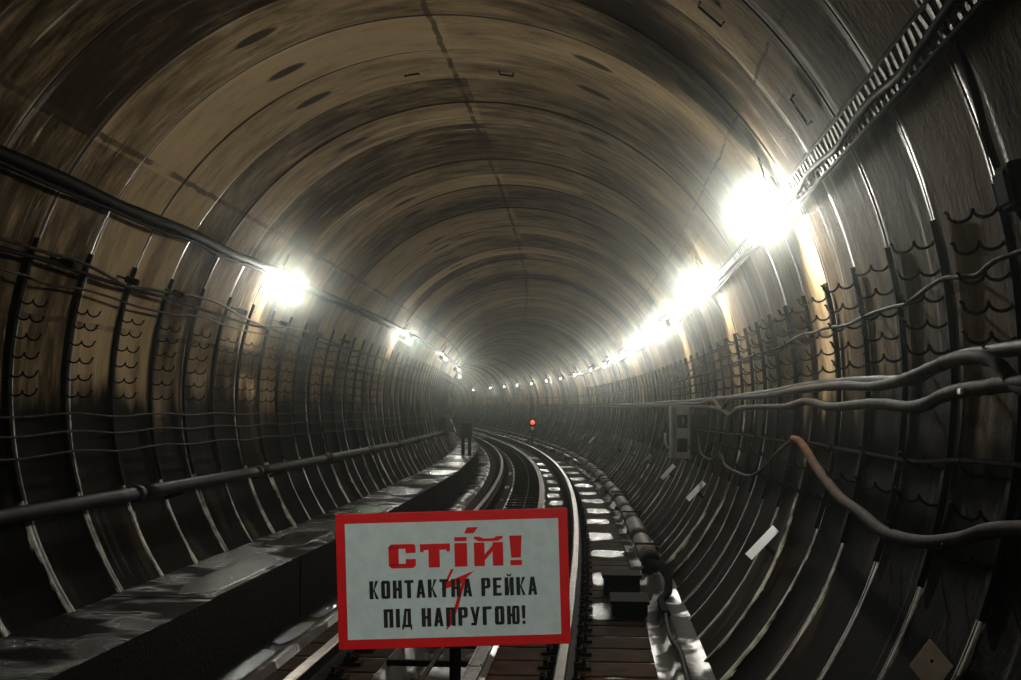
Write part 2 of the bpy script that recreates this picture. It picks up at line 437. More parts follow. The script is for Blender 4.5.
for proto, c in ((sl, -.705), (sr, .935)):
    s = 9.2; first = True
    while s < 93:
        m = frame(s, c, FL, random.uniform(-.01, .01))
        if first: proto.matrix_world = m; first = False
        else: dup(proto, m)
        s += .6
# narrow cable along the drain edge and a plank duct beside it
bm = bmesh.new(); tube(bm, [T(s*.8, .005+.01*vnoise(s*.3, 0, 3), FL+.066) for s in range(9, 75)], .016, 8)
# (rests on the covers of the drain)
tag(obj('drain_cable', bm, M['dusty'], None, True), 'thin pale cable running down the middle of the track', 'cable')
def drain_cover(i, s):
    bm = bmesh.new(); box(bm, 0, 0, 0, .10, .96, .03, bev=.006); box(bm, -.04, 0, .018, .012, .96, .01); box(bm, .04, 0, .018, .012, .96, .01)
    return bm
t0 = obj('drain_cover', drain_cover(0, 0), M['galv']); tag(t0, 'wet narrow metal channel cover lying along the middle of the track', 'cover', 'channel covers between the rails')
s = 9.5; k = 0
while s < 90:
    m = frame(s, .30, FL+.066)
    if k == 0: t0.matrix_world = m
    else:
        o = t0.copy(); C.objects.link(o); o.matrix_world = m
    s += 1.0; k += 1
bm = bmesh.new(); box(bm, 0, 0, 0, .66, .05, .04); g0 = obj('drain_bar', bm, M['steel'])
tag(g0, 'dark steel bar lying across the drain between the rails', 'bar', 'bars across the drain')
for i in range(9, 106):
    o = g0 if i == 9 else g0.copy()
    if i > 9: C.objects.link(o)
    o.matrix_world = frame(i*.8, 0, FL+.028)
# standing water on the sleepers and in the gutters
def water():
    m, nt, b = nodes('dirty_water'); e = E(nt); t = e.n('ShaderNodeTexCoord')
    b.inputs['Base Color'].default_value = (.010, .008, .005, 1); b.inputs['Specular IOR Level'].default_value = 1.0
    nz = e.noise(t.outputs['Object'], 9.0, 3, .6); e.link(e.m('MULTIPLY_ADD', nz, .22, .06), b.inputs['Roughness'])
    bp = e.n('ShaderNodeBump'); bp.inputs['Strength'].default_value = .7; bp.inputs['Distance'].default_value = .014
    e.link(e.noise(t.outputs['Object'], 19.0, 5, .75), bp.inputs['Height']); e.link(bp.outputs[0], b.inputs['Normal']); return m
M['water'] = water()
def puddle(s_, lat, l, w_, z, label, group):
    bm = bmesh.new(); n = 30; top = []; bot = []
    sd = s_*7.3 + lat
    for i in range(n):
        a = 2*PI*i/n; c, q = math.cos(a), math.sin(a); p = 4.0
        rr = (abs(c)**p + abs(q)**p)**(-1/p) * (.80 + .32*vnoise(3+2.2*c + sd, 3+2.2*q, 4))
        x, y = rr*c*w_/2, rr*q*l/2
        top.append(bm.verts.new((x*.97, y*.97, .006))); bot.append(bm.verts.new((x, y, 0)))
    bm.faces.new(top); bm.faces.new(bot[::-1])
    for i in range(n): bm.faces.new((bot[i], bot[(i+1) % n], top[(i+1) % n], top[i]))
    o = obj('puddle', bm, M['water']); o.matrix_world = frame(s_, lat, z); tag(o, label, 'puddle', group)
PZ = FL + .0102
rs_ = random.Random(3)
for s_, w_ in ((13.35, .40), (15.9, .38), (18.7, .42), (21.2, .40), (24.0, .42), (26.5, .40), (29.3, .42), (32.0, .42), (35.2, .42), (38.5, .40), (42, .42), (46, .42), (50, .42)):
    puddle(s_, 1.24 + rs_.uniform(-.06, .06), .75 + s_*.015 + rs_.uniform(-.1, .3), w_, PZ, 'patch of water shining between the right rail and the covered contact rail', 'puddles right of the right rail')
for s_ in (13.1, 17.2, 20.4, 23.1, 25.2, 28.6, 31.0, 33.5, 36.8, 40.5, 43.5, 48.0, 53.0):
    puddle(s_, .55 + rs_.uniform(-.03, .03), .7 + s_*.025 + rs_.uniform(0, .5), .26, PZ, 'patch of water shining between the drain and the right rail', 'puddles left of the right rail')
for s_ in (11.6, 16.5, 22.5, 29.0, 34.0, 41.0):
    puddle(s_, -.52 + rs_.uniform(-.02, .02), .6 + s_*.02, .18, PZ, 'narrow patch of water between the left rail and the drain', 'puddles right of the left rail')
for s_ in (10.3, 11.9, 13.4, 15.6, 18.2, 21.5, 25.0, 29.5, 34.0, 39.0):
    puddle(s_, -1.275, 1.0 + rs_.uniform(-.2, .5), .20, -1.893, 'strip of water in the gutter at the foot of the walkway', 'puddles in the left gutter')
NTH = dict(zip((11.4, 14.6, 18.6, 23.2, 26.2, 30.0, 35.0, 39.0), ('nearest', 'second', 'third', 'fourth', 'fifth', 'sixth', 'seventh', 'eighth')))
for s_, la, l_, w_ in ((11.4, -1.66, 2.6, .36), (14.6, -1.78, 1.9, .42), (18.6, -1.66, 2.2, .38), (23.2, -1.72, 2.0, .50), (26.2, -1.75, 1.8, .50), (30.0, -1.7, 2.4, .46), (35.0, -1.7, 2.6, .46), (39.0, -1.7, 2.2, .46)):
    puddle(s_, la, l_, w_, -1.399, 'shallow patch of water on top of the walkway, %s from the viewer' % NTH[s_], 'puddles on the walkway')
# ------------------------------------------------------------------ contact rail under its cover, right of the track
ct = thing('contact_rail', 'contact rail under a long brown protective cover, right of the track', 'rail', frame(15.2, 1.62, -1.80))
def adopt(o, t): o.parent = t; o.matrix_parent_inverse = t.matrix_world.inverted(); return o
def arc_prof(c, zc, r, n=9, th=.012):
    o = [(c + r*math.cos(PI*i/n)*-1, zc + r*math.sin(PI*i/n)*.9) for i in range(n+1)]
    i_ = [(c + (r-th)*math.cos(PI*i/n), zc + (r-th)*math.sin(PI*i/n)*.9) for i in range(n+1)]
    return o + i_
cz = -1.63; s = 15.2
while s < 108:
    e = min(s+2.45, 108)
    o = sweep('cover', arc_prof(1.63, cz, .105 if (int(s*10) % 3) else .115), s, e, M['cover'], 1.2, True); adopt(o, ct); s += 2.5
adopt(sweep('conductor', [(1.59, cz-.03), (1.59, cz+.05), (1.67, cz+.05), (1.67, cz-.03)], 14.9, 108, M['rail'], 1.2), ct)
s = 16.0
while s < 80:
    bm = bmesh.new(); m = frame(s, 1.63, 0)
    box(bm, .02, 0, -1.80, .16, .14, .06, m, .008); box(bm, .10, 0, -1.68, .03, .10, .26, m); box(bm, .0, 0, -1.52, .26, .07, .02, m)
    adopt(obj('bracket', bm, M['steel']), ct); s += 5.0
bm = bmesh.new(); m = frame(15.05, 1.63, cz); cyl(bm, m @ Vector((0, -.10, .02)), m @ Vector((0, .16, .02)), .075, .10, 18)
adopt(obj('end_cap', bm, M['black'], None, True), ct)
# black feeder cables that loop down from the rail end
for i, (dx, r_) in enumerate(((0, .028), (.05, .024))):
    pts = smooth_path([(15.0, 1.63+dx, -1.62), (14.6, 1.68+dx, -1.60), (14.2, 1.74+dx*.5, -1.68), (13.8, 1.72+dx*.5, -1.76), (13.3, 1.64+dx*.4, -1.775), (12.4, 1.645+dx*.4, -1.775)], 6)
    bm = bmesh.new(); tube(bm, [T(*p) for p in pts], r_, 10)
    adopt(obj('feeder_cable', bm, M['black'], None, True), ct)
pts = smooth_path([(12.5, 1.65, -1.775), (11.3, 1.63, -1.78), (10.4, 1.66, -1.77), (9.4, 1.655, -1.775), (6, 1.65, -1.775)], 8)
bm = bmesh.new(); tube(bm, [T(*p) for p in pts], .02, 8)
tag(obj('floor_cable', bm, M['cable'], None, True), 'wet black cable on the track edge, running from the contact rail end', 'cable')
# dark junction boxes by the rail end
def junction(s, lat, w, l, h, label):
    t = thing('junction_box', label, 'box', frame(s, lat, FL))
    bm = bmesh.new(); box(bm, 0, 0, h/2+.03, w, l, h, bev=.012); obj('body', bm, M['black'], t)
    bm = bmesh.new(); box(bm, 0, 0, h+.045, w+.03, l+.03, .03, bev=.006); obj('lid', bm, M['steel'], t)
    bm = bmesh.new()
    for sx in (-1, 1):
        for sy in (-1, 1): cyl(bm, (sx*w*.35, sy*l*.35, -.01), (sx*w*.35, sy*l*.35, .04), .02, seg=8)
    obj('feet', bm, M['steel'], t)
    bm = bmesh.new()
    for sx in (-.3, .3): cyl(bm, (sx*w, -l/2-.04, h*.5), (sx*w, -l/2+.01, h*.5), .022, seg=10)
    obj('cable_gland', bm, M['steel'], t); return t
junction(14.6, 1.33, .34, .50, .16, 'black box beside the right rail, the farther and wider of two')
junction(13.2, 1.37, .30, .62, .10, 'low black box beside the right rail, the nearer of two')
# ------------------------------------------------------------------ lamps
def make_lamp(dx, big=False):                   # dx: the side of the lamp that faces down the tunnel
    t = thing('tunnel_lamp', 'x', 'lamp')
    bm = bmesh.new(); box(bm, 0, .02, .06, .10, .04, .20, bev=.01); obj('base_plate', bm, M['steel'], t)
    bm = bmesh.new(); box(bm, 0, .105, .085, .13, .19, .05, bev=.012); cyl(bm, (0, .16, .065), (0, .16, .03), .022, .02, 14); hd = obj('holder', bm, M['steel'], t)
    bm = bmesh.new(); bmesh.ops.create_uvsphere(bm, u_segments=14, v_segments=9, radius=.026, matrix=Matrix.Translation((0, .16, 0)))
    obj('bulb', bm, M['bulb'], hd, True)
    bm = bmesh.new(); x = dx*.085
    box(bm, x, .13, -.030, .006, .26, .13, bev=.002); box(bm, -x, .062, -.015, .006, .124, .10, bev=.002); box(bm, 0, .015, -.02, abs(x)*2, .02, .03)
    if big: box(bm, .085, .10, -.10, .006, .185, .42, bev=.002)  # extra flap keeps the added sign lamp off the right wall
    obj('shade', bm, M['steel'], t)
    bm = bmesh.new(); tube(bm, [(0, .03, .12), (.01, .04, .17), (0, .03, .23), (-.01, .015, .3)], .008, 6); obj('lead', bm, M['cable'], t, True)
    return t
protos = {1: make_lamp(1), -1: make_lamp(-1), 0: make_lamp(-1, True)}; used = set()
def place_lamp(s, a, label, power=1.0, group=None):
    sg = 1 if a > 0 else -1
    if s < 3: sg = 0              # this one faces down the tunnel
    m = wall_frame(s, a, R-.02)
    if sg not in used: t = protos[sg]; t.matrix_world = m; used.add(sg)
    else: t = dup(protos[sg], m)
    t['label'] = label
    if group: t['group'] = group
    ld = bpy.data.lights.new('lamp_light', 'POINT'); ld.energy = LAMP_W*power; ld.color = LCOL; ld.shadow_soft_size = .031
    lo = bpy.data.objects.new('lamp_light', ld); C.objects.link(lo); lo.location = W(s, a, R-.18); LIGHTS.append(lo)
LIGHTS = []
ordn = ['nearest', 'second', 'third', 'fourth', 'fifth', 'sixth', 'seventh', 'eighth', 'ninth', 'tenth', 'eleventh', 'twelfth', 'thirteenth', 'fourteenth', 'fifteenth', 'sixteenth', 'seventeenth']
RL = [9.5, 15.6, 21.9, 28.2, 34.7, 41.5, 47.9, 55.5, 63.0, 70.5, 79, 87.5, 96, 106, 118]
for i, s in enumerate(RL):
    place_lamp(s, 1.085, 'bright bare lamp on the right wall, %s from the viewer along its row' % ordn[i], 1.8 if i == 0 else (1.0 if i < 2 else .75 if i < 6 else .5))
for i, s in enumerate([15.5, 27.2, 38.2, 49.6, 61]):
    place_lamp(s, -1.085, 'bright bare lamp on the left wall under the upper cable, %s from the viewer' % ordn[i], (1.0, .75, .6, .5, .5)[i])
# lamp added out of view on the right wall to light the sign
place_lamp(1.3, 1.22, 'added unseen lamp on the right wall, lighting the warning sign', .95)
# ------------------------------------------------------------------ cable brackets, one per ring joint on both walls
def wloc(a0, a, depth):              # local (y, z) on the wall frame at a0 for a point at |angle| a and depth inward
    d = a0 - a
    return R-(R-depth)*math.cos(d), (R-depth)*math.sin(d)
def make_bracket(a0, a_top, a_bot, hooks, label, group):
    t = thing('cable_bracket', label, 'bracket', None, group)
    bm = bmesh.new(); n = 16; rows = []
    for i in range(n+1):
        a = a_top + (a_bot-a_top)*i/n; w = .028 if i > 1 else .012 + .008*i
        y0, z0 = wloc(a0, a, .0); y1, z1 = wloc(a0, a, .028)
        rows.append([bm.verts.new(v) for v in ((-w, y0, z0), (-w, y1, z1), (w, y1, z1), (w, y0, z0))])
    for a, b in zip(rows, rows[1:]):
        for k in range(4): bm.faces.new((a[k], b[k], b[(k+1) % 4], a[(k+1) % 4]))
    bm.faces.new(rows[0]); bm.faces.new(rows[-1][::-1])
    bmesh.ops.recalc_face_normals(bm, faces=bm.faces[:])
    obj('upright', bm, M['steel'], t)
    for a in hooks:
        bm = bmesh.new(); pts = []
        for c in range(2):
            for i in range(9):
                ph = PI*i/8
                yy = .020 + c*.085 + .0425*(1-math.cos(ph)); pts.append((yy, -.034*math.sin(ph) + (.004 if i in (0, 8) else 0)))
        pts.append((.200, .012))
        P = []
        for y, z in pts:
            yy, zz = wloc(a0, a, y); P.append((0, yy, zz + z))
        tube(bm, P, .006, 6); obj('hook', bm, M['steel'], t, True)
    return t
HL = [1.36, 1.40, 1.447, 1.495, 1.543, 1.59]
HR = [1.345, 1.39, 1.432, 1.474, 1.516]
HRl = HR + [1.70, 1.76, 1.82]
bl = make_bracket(1.45, 1.21, 1.86, HL, 'dark upright strip with double cradle hooks fixed to the left wall', 'cable brackets on the left wall')
br = make_bracket(1.45, 1.318, 1.90, HRl, 'dark upright strip with double cradle hooks fixed to the right wall', 'cable brackets on the right wall')
def far_variant(src, n):             # same thing, fewer hooks where they cannot be told apart
    return src
for proto, sg in ((bl, -1), (br, 1)):
    n0 = -6 if sg > 0 else -1; side = 'right' if sg > 0 else 'left'
    for n in range(n0, 45):
        m = wall_frame(S0 + n - .07, sg*1.45, R-.012) @ Matrix.Rotation(random.uniform(-.006, .006), 4, 'Y')
        if n == n0: t = proto; proto.matrix_world = m
        elif n < 16: t = dup(proto, m)
        else:
            t = proto.copy(); C.objects.link(t); t.matrix_world = m
            for ch in [c for c in proto.children if c.name.startswith('upright')]:
                c = ch.copy(); C.objects.link(c); c.parent = t
        if n-n0 < 17:
            t['label'] = 'dark upright strip with cradle hooks on the %s wall, %s from the viewer' % (side, ordn[n-n0])
        else:
            t['label'] = ('dark bracket strip far down the right wall, beyond the grey cabinet' if sg > 0 else 'dark bracket strip far down the left wall, around and past its second lamp')
# ------------------------------------------------------------------ cables
def cable(name, pts, r, mat, label, s_end=None, n=5, rad=2.42, sag=0.0, seg=8, cat='cable', wob=.0):
    """pts: (s, angle[, radius]); continued along the wall to s_end with small sags between brackets"""
    P = [(p[0], p[1], p[2] if len(p) > 2 else rad) for p in pts]
    if s_end:
        s, a, rr = P[-1]; sg = 1 if a > 0 else -1
        while s < s_end:
            s += .5; P.append((s, a + sg*(sag*(1 if int(s*2) % 2 else 0) + .006*(vnoise(s*.5, a*9)-.5)), rr))
    Q = smooth_path(P, n if not s_end else 3)
    bm = bmesh.new(); tube(bm, [W(*q) for q in Q], r, seg, wob=wob)
    return tag(obj(name, bm, mat, None, True), label, cat)
# upper left pair: a heavy cable with a lighter one tied to it
aL = [(s_, -1.052 - .004*math.sin(s_*2)) for s_ in (4, 6, 8, 9, 10, 11, 12, 13, 14, 15, 16)]
cable('cable', [(a, b) for a, b in aL], .042, M['cable'], 'thick black cable high along the left wall, above the lamps', 85, rad=2.49, sag=.003)
cable('cable', [(a, b-.022 - .004*math.sin(a*3)) for a, b in aL], .014, M['cable'], 'thin cable hugging the underside of the thick upper left cable', 70, rad=2.46, sag=.004)
L1 = [(4, -1.235), (6, -1.24), (8.39, -1.233), (8.79, -1.233), (9.18, -1.235), (9.65, -1.233), (10.22, -1.247), (10.79, -1.267), (11.34, -1.257), (11.96, -1.251), (12.75, -1.239), (13.39, -1.24), (14.23, -1.261), (15.58, -1.281), (16.9, -1.25), (18.7, -1.262), (20.35, -1.277)]
cable('cable', L1, .012, M['dusty'], 'brown cable sagging from clip to clip on the left wall, topmost of the middle group', 75, sag=.01)
cable('cable', [(4, -1.26), (8.44, -1.256), (8.94, -1.254), (9.71, -1.259), (10.41, -1.267), (11.11, -1.268), (11.83, -1.272), (12.53, -1.274), (14.5, -1.29), (15.6, -1.286)], .014, M['cable'], 'black cable just beneath the topmost brown cable on the left wall', 60, rad=2.44, sag=.006)
L2 = [(4, -1.30), (8.52, -1.302), (8.94, -1.307), (9.34, -1.314), (9.88, -1.305), (10.51, -1.309), (11.07, -1.318), (11.58, -1.319), (12.24, -1.318), (12.94, -1.303), (13.67, -1.313), (14.62, -1.318), (15.69, -1.316), (17.16, -1.318)]
cable('cable', L2, .009, M['dusty'], 'slack thin cable resting in the top hooks of the left wall brackets', 70, sag=.007)
for a, lb in ((1.651, 'highest of the three thin cables low on the left wall'), (1.70, 'middle of the three thin cables low on the left wall'), (1.755, 'lowest of the three thin cables low on the left wall')):
    P = []; s = 4.0
    while s < 60: P.append((s, -(a + (.006 if int(s) % 2 else -.003) + .004*vnoise(s, a)))); s += 1.0
    cable('cable', P, .008, M['dusty'], lb, None, 4)
# small clamps along the brown left cable
bm0 = bmesh.new(); box(bm0, 0, .0, 0, .07, .10, .05, bev=.012); cyl(bm0, (0, -.05, 0), (0, -.12, 0), .008); cl = obj('cable_clamp', bm0, M['steel'])
tag(cl, 'small black clamp on the middle cables of the left wall, nearest the viewer', 'clamp', 'clamps on the left middle cables')
for i, s_ in enumerate((9.55, 10.9, 12.15, 14.4, 16.4, 18.6, 20.9)):
    m = wall_frame(s_, -1.247, 2.43)
    if i == 0: cl.matrix_world = m
    else:
        o = cl.copy(); C.objects.link(o); o.matrix_world = m
        o['label'] = 'small black clamp on the middle cables of the left wall, %s from the viewer' % ordn[i]
# right wall: two heavy cables on the shelf line, twisted and tied
RA = [(2.6, 1.66), (3.6, 1.63), (4.47, 1.596), (4.58, 1.583), (4.73, 1.564), (4.92, 1.553), (5.27, 1.55), (5.48, 1.553), (5.77, 1.561), (6.09, 1.569), (6.44, 1.576), (7.01, 1.579), (7.69, 1.572), (8.5, 1.57), (9.67, 1.571), (10.56, 1.576), (12.11, 1.58), (14.46, 1.578), (15.33, 1.625), (16.38, 1.58), (18.23, 1.592), (21.7, 1.588), (26.2, 1.589), (32, 1.582), (47, 1.571)]
cable('cable', RA, .024, M['dusty'], 'thick dusty cable on the right wall, upper of the heavy pair', 75, rad=2.34, wob=.10, seg=10)
RB = [(2.6, 1.60), (4.54, 1.592), (4.81, 1.594), (5.17, 1.596), (5.53, 1.604), (5.76, 1.615), (6.14, 1.619), (6.74, 1.612), (7.47, 1.614), (8.24, 1.617), (9.19, 1.601), (10.17, 1.615), (11.84, 1.614), (13.62, 1.619), (14.39, 1.645), (15.53, 1.618), (18.24, 1.588+.02), (21.73, 1.60)]
cable('cable', RB, .025, M['dusty'], 'thick dusty cable on the right wall, lower of the heavy pair', 75, rad=2.34, wob=.06, seg=10)
RA2 = [(2.6, 1.55), (4.7, 1.544), (4.97, 1.543), (5.44, 1.543), (5.94, 1.554), (6.33, 1.569), (6.77, 1.57), (7.46, 1.564), (8.93, 1.559), (10.14, 1.559), (12, 1.566), (16, 1.572)]
cable('cable', RA2, .026, M['cable'], 'black cable tucked behind the heavy dusty pair on the right wall', 60, rad=2.41, wob=.04, seg=10)
RT_ = [(2.6, 1.44), (4.45, 1.431), (4.76, 1.431), (4.98, 1.44), (5.26, 1.432), (5.46, 1.427), (5.75, 1.432), (6.16, 1.444), (6.44, 1.441), (7.09, 1.439), (7.69, 1.444), (8.36, 1.434), (8.89, 1.434), (9.48, 1.428), (10.57, 1.441), (12.36, 1.436), (14.47, 1.44), (16.4, 1.443)]
cable('cable', RT_, .009, M['dusty'], 'thin grey cable sagging through the hooks of the right wall brackets', 60, rad=2.36, sag=.006)
RLo = [(3, 1.69), (5.15, 1.694), (6.08, 1.708), (6.94, 1.709), (8.07, 1.708), (9.33, 1.705), (10.81, 1.713), (12.84, 1.711), (15.26, 1.72), (18.63, 1.724), (20.23, 1.733)]
cable('cable', RLo, .010, M['dusty'], 'thin cable running level below the heavy pair on the right wall', 50, rad=2.40, sag=.005)
RD = [(17.6, 1.75), (16.7, 1.828), (15.28, 1.842), (14.4, 1.806), (13.63, 1.841), (12.51, 1.847), (11.49, 1.841), (10.78, 1.805), (10.2, 1.752), (9.55, 1.709), (9.32, 1.70)]
cable('cable', RD, .013, M['dusty'], 'slack brown cable drooping in two loops from the grey box to the hose', None, rad=2.31, n=7)
RF = [(9.36, 1.703, 2.30), (9.2, 1.71, 2.33), (8.69, 1.756, 2.36), (8.02, 1.79, 2.36), (7.52, 1.81, 2.36), (6.91, 1.822, 2.36), (6.38, 1.836, 2.36), (5.96, 1.835, 2.36), (5.51, 1.825, 2.36), (5.05, 1.804, 2.36), (4.58, 1.774, 2.36), (3.5, 1.74, 2.36)]
cable('hose', RF, .026, M['brown'], 'brown hose drooping in a long curve across the lower right wall', None, n=8, cat='hose', seg=10)
# droops farther on
for i, (s_, w_) in enumerate(((24, 1.6), (27.5, 2.0), (31, 1.8), (36, 2.4))):
    cable('cable', [(s_, 1.71), (s_+w_*.25, 1.80), (s_+w_*.5, 1.83), (s_+w_*.8, 1.79), (s_+w_, 1.715)], .018, M['dusty'],
          'hanging cable loop on the right wall beyond the grey box, %s from the viewer' % ordn[i], None, rad=2.33, n=7)
# upright cable that comes down the wall beside the upper ladder
cable('cable', [(4.93, 1.10), (4.93, 1.147), (4.96, 1.201), (5.01, 1.252), (4.99, 1.314), (4.87, 1.374), (4.7, 1.43)], .014, M['cable'], 'black cable dropping down the right wall from the upper ladder', None, rad=2.5, n=6)
# ladder of galvanised strip that carries the lighting cables past the right lamps
lt = thing('cable_ladder', 'galvanised cable ladder high on the right wall, leading to the nearest lamp', 'cable ladder', wall_frame(6, 1.10, R-.02))
def ladder(s0, s1, par, w=.028):
    for a in (1.10-w, 1.10+w):
        bm = bmesh.new(); pts = []; s = s0
        while s <= s1: pts.append((s, a, 2.475)); s += .5
        tube(bm, [W(*p) for p in pts], .011, 6); adopt(obj('side_rail', bm, M['steel'], None, True), par)
    bm = bmesh.new(); s = s0
    while s < s1:
        box(bm, 0, 0, 0, .035, .012, .15 if w > .02 else .07, wall_frame(s, 1.10, 2.475) @ Matrix.Rotation(random.uniform(-.5, .5), 4, 'Y')); s += .11
        if w > .02: adopt(obj('rung', bm, M['galv']), par); bm = bmesh.new()
    if w <= .02: k_ = adopt(obj('rungs', bm, M['galv']), par); k_['kind'] = 'stuff'
    else: bm.free()
    bm = bmesh.new(); s = s0 + .2
    bm.free()
    while s < s1: bm = bmesh.new(); box(bm, 0, -.04, 0, .05, .09, .03, wall_frame(s, 1.10, 2.475)); adopt(obj('wall_cleat', bm, M['steel']), par); s += 1.0
ladder(2.5, 9.0, lt)
lt2 = thing('cable_ladder', 'narrow cable ladder along the right wall beyond the nearest lamp', 'cable ladder', wall_frame(12, 1.10, R-.02))
ladder(10.0, 60, lt2, .012)
cable('cable', [(s_*.5, 1.108+.006*math.sin(s_*1.9), 2.45) for s_ in range(5, 19)], .016, M['cable'], 'black cable lying on the near upper ladder', None, wob=.1)
cable('cable', [(s_*1.0, 1.122+.003*math.sin(s_*1.3+1), 2.50) for s_ in range(3, 60)], .02, M['cable'], 'black cable under the upper ladder on the right wall', None)
def staple(s_, a, label, w_=.11):
    bm = bmesh.new(); tube(bm, [(-.035, .012, -w_/2), (.035, .02, -w_/2), (.035, .02, w_/2), (-.035, .012, w_/2)], .007, 6)
    o = obj('wire_staple', bm, M['steel']); o.matrix_world = wall_frame(s_, a, R-.015); tag(o, label, 'staple')
staple(11.85, -.155, 'small dark wire staple on the crown just left of the caulked seam')
staple(11.83, .142, 'small dark wire staple on the crown just right of the caulked seam')
staple(7.75, .723, 'dark wire staple on the upper right lining near the top edge', .16)
staple(7.66, .993, 'dark wire staple on the upper right lining, just above the cable ladder', .16)
# ------------------------------------------------------------------ left pipe on brackets, with a pale box at its far end
pt = thing('wall_pipe', 'dark painted pipe running along the lower left wall above the walkway', 'pipe', wall_frame(10, -1.9, 2.4))
s = 3.0; i = 0
while s < 41:
    e = min(s+4, 41)
    bm = bmesh.new(); tube(bm, [W(s+(e-s)*k/8, -1.90, 2.40) for k in range(9)], .05, 16); adopt(obj('pipe_length', bm, M['pipe'], None, True), pt)
    bm = bmesh.new(); tube(bm, [W(e-.07, -1.90, 2.40), W(e+.07, -1.90, 2.40)], .060, 16); adopt(obj('coupling', bm, M['pipe'], None, True), pt)
    bm = bmesh.new(); m = wall_frame(s+1.2, -1.9, R); box(bm, 0, .07, -.055, .05, .17, .03, m); box(bm, 0, .155, 0, .05, .02, .11, m); adopt(obj('pipe_bracket', bm, M['steel']), pt)
    s = e
t = thing('wall_cabinet', 'small pale box with a sloping top at the far end of the left pipe', 'box', frame(41.6, -2.12, -.62))
bm = bmesh.new(); box(bm, 0, 0, 0, .36, .3, .38, bev=.02)
for v in bm.verts:
    if v.co.z > .1 and v.co.x > 0: v.co.x -= .14
bd_ = obj('body', bm, M['pale'], t); bm = bmesh.new(); box(bm, -.15, -.1, -.02, .3, .06, .5); obj('mounting_plate', bm, M['steel'], t)
bm = bmesh.new(); box(bm, 0.02, -.158, -.04, .22, .012, .24, bev=.004); obj('door', bm, M['pale'], bd_)
# dark trackside cabinet on legs, beyond the walkway
t = thing('relay_cabinet', 'dark cabinet on two legs standing on the walkway far down the left side', 'cabinet', frame(41, -1.64, -1.40))
bm = bmesh.new(); box(bm, 0, 0, .66, .30, .3, .40, bev=.015); obj('body', bm, M['black'], t)
for sx in (-.09, .09):
    bm = bmesh.new(); box(bm, sx, 0, .23, .09, .09, .47); obj('leg', bm, M['black'], t)
bm = bmesh.new(); box(bm, 0, 0, .84, .30, .34, .025, bev=.005); obj('lid', bm, M['steel'], t)
# ------------------------------------------------------------------ grey equipment box on the right wall
t = thing('telephone_cabinet', 'grey metal cabinet with two dark openings on the right wall', 'cabinet', frame(19.6, 2.19, -.74))
bm = bmesh.new(); H = .66; Wd = .25
box(bm, 0, 0, H/2, Wd, .22, H, bev=.008); obj('body', bm, M['grey'], t)
bm = bmesh.new()
for x in (-.105, ): box(bm, x, -.125, H/2, .04, .03, H-.01, bev=.006)
box(bm, 0, -.125, H-.02, Wd, .03, .04, bev=.004); box(bm, 0, -.125, .02, Wd, .03, .04, bev=.004); box(bm, .115, -.125, H/2, .02, .03, H-.01)
obj('frame', bm, M['pale'], t)
for z in (.47, .17): bm = bmesh.new(); box(bm, .025, -.117, z, .13, .02, .17, bev=.004); obj('opening', bm, M['black'], t)
bm = bmesh.new(); tube(bm, [(.03, -.135, .43), (.03, -.165, .46), (.03, -.165, .50), (.03, -.135, .53)], .012, 8); obj('handset', bm, M['grey'], t, True)
bm = bmesh.new(); box(bm, .22, .02, .30, .20, .20, .52); obj('wall_bracket', bm, M['black'], t)
bm = bmesh.new(); tube(bm, [(-.12, -.05, .12), (-.17, -.06, .14), (-.19, -.06, .22), (-.19, -.06, .32)], .016, 8); obj('side_conduit', bm, M['grey'], t, True)
# small black box top right near the frame edge
t = thing('switch_box', 'black switch box on the right wall where the dropping cable ends', 'box', wall_frame(4.62, 1.345, R-.01))
bm = bmesh.new(); box(bm, 0, .07, 0, .17, .14, .14, bev=.012); obj('body', bm, M['black'], t)
bm = bmesh.new(); box(bm, 0, .148, 0, .13, .012, .10, bev=.004); obj('cover', bm, M['steel'], t)
bm = bmesh.new(); cyl(bm, (0, .07, -.06), (0, .07, -.11), .02); obj('cable_gland', bm, M['galv'], t, True)
# ------------------------------------------------------------------ white reflector strips on the lower right wall
rs = thing('reflector_strip', 'x', 'reflector')
bm = bmesh.new(); box(bm, 0, 0, 0, .06, .006, .27, bev=.002); obj('white_film', bm, M['white'], rs)
bm = bmesh.new(); box(bm, 0, .008, 0, .068, .008, .285); box(bm, .06, .012, .0, .16, .006, .03); obj('backing', bm, M['steel'], rs)
for i, (s_, a) in enumerate(((10.5, 2.005), (17.15, 2.005), (22.35, 2.005), (28, 2.01), (33.07, 2.02), (37.6, 2.03), (48.4, 2.04), (52.4, 2.03), (58.1, 2.03))):
    m = frame(s_, 2.44*math.sin(a), 2.44*math.cos(a)) @ Matrix.Rotation(math.radians(43), 4, 'Y')
    t = rs if i == 0 else dup(rs, m)
    t.matrix_world = m; t['label'] = 'white reflector strip on the lower right wall, %s from the viewer' % ordn[i]
m = wall_frame(4.95, 1.60, 2.28)
bm = bmesh.new(); box(bm, 0, 0, 0, .05, .01, .022, bev=.004); o = obj('cable_tag', bm, M['white']); o.matrix_world = m; tag(o, 'small white tag tied to the lower heavy cable on the right', 'tag')
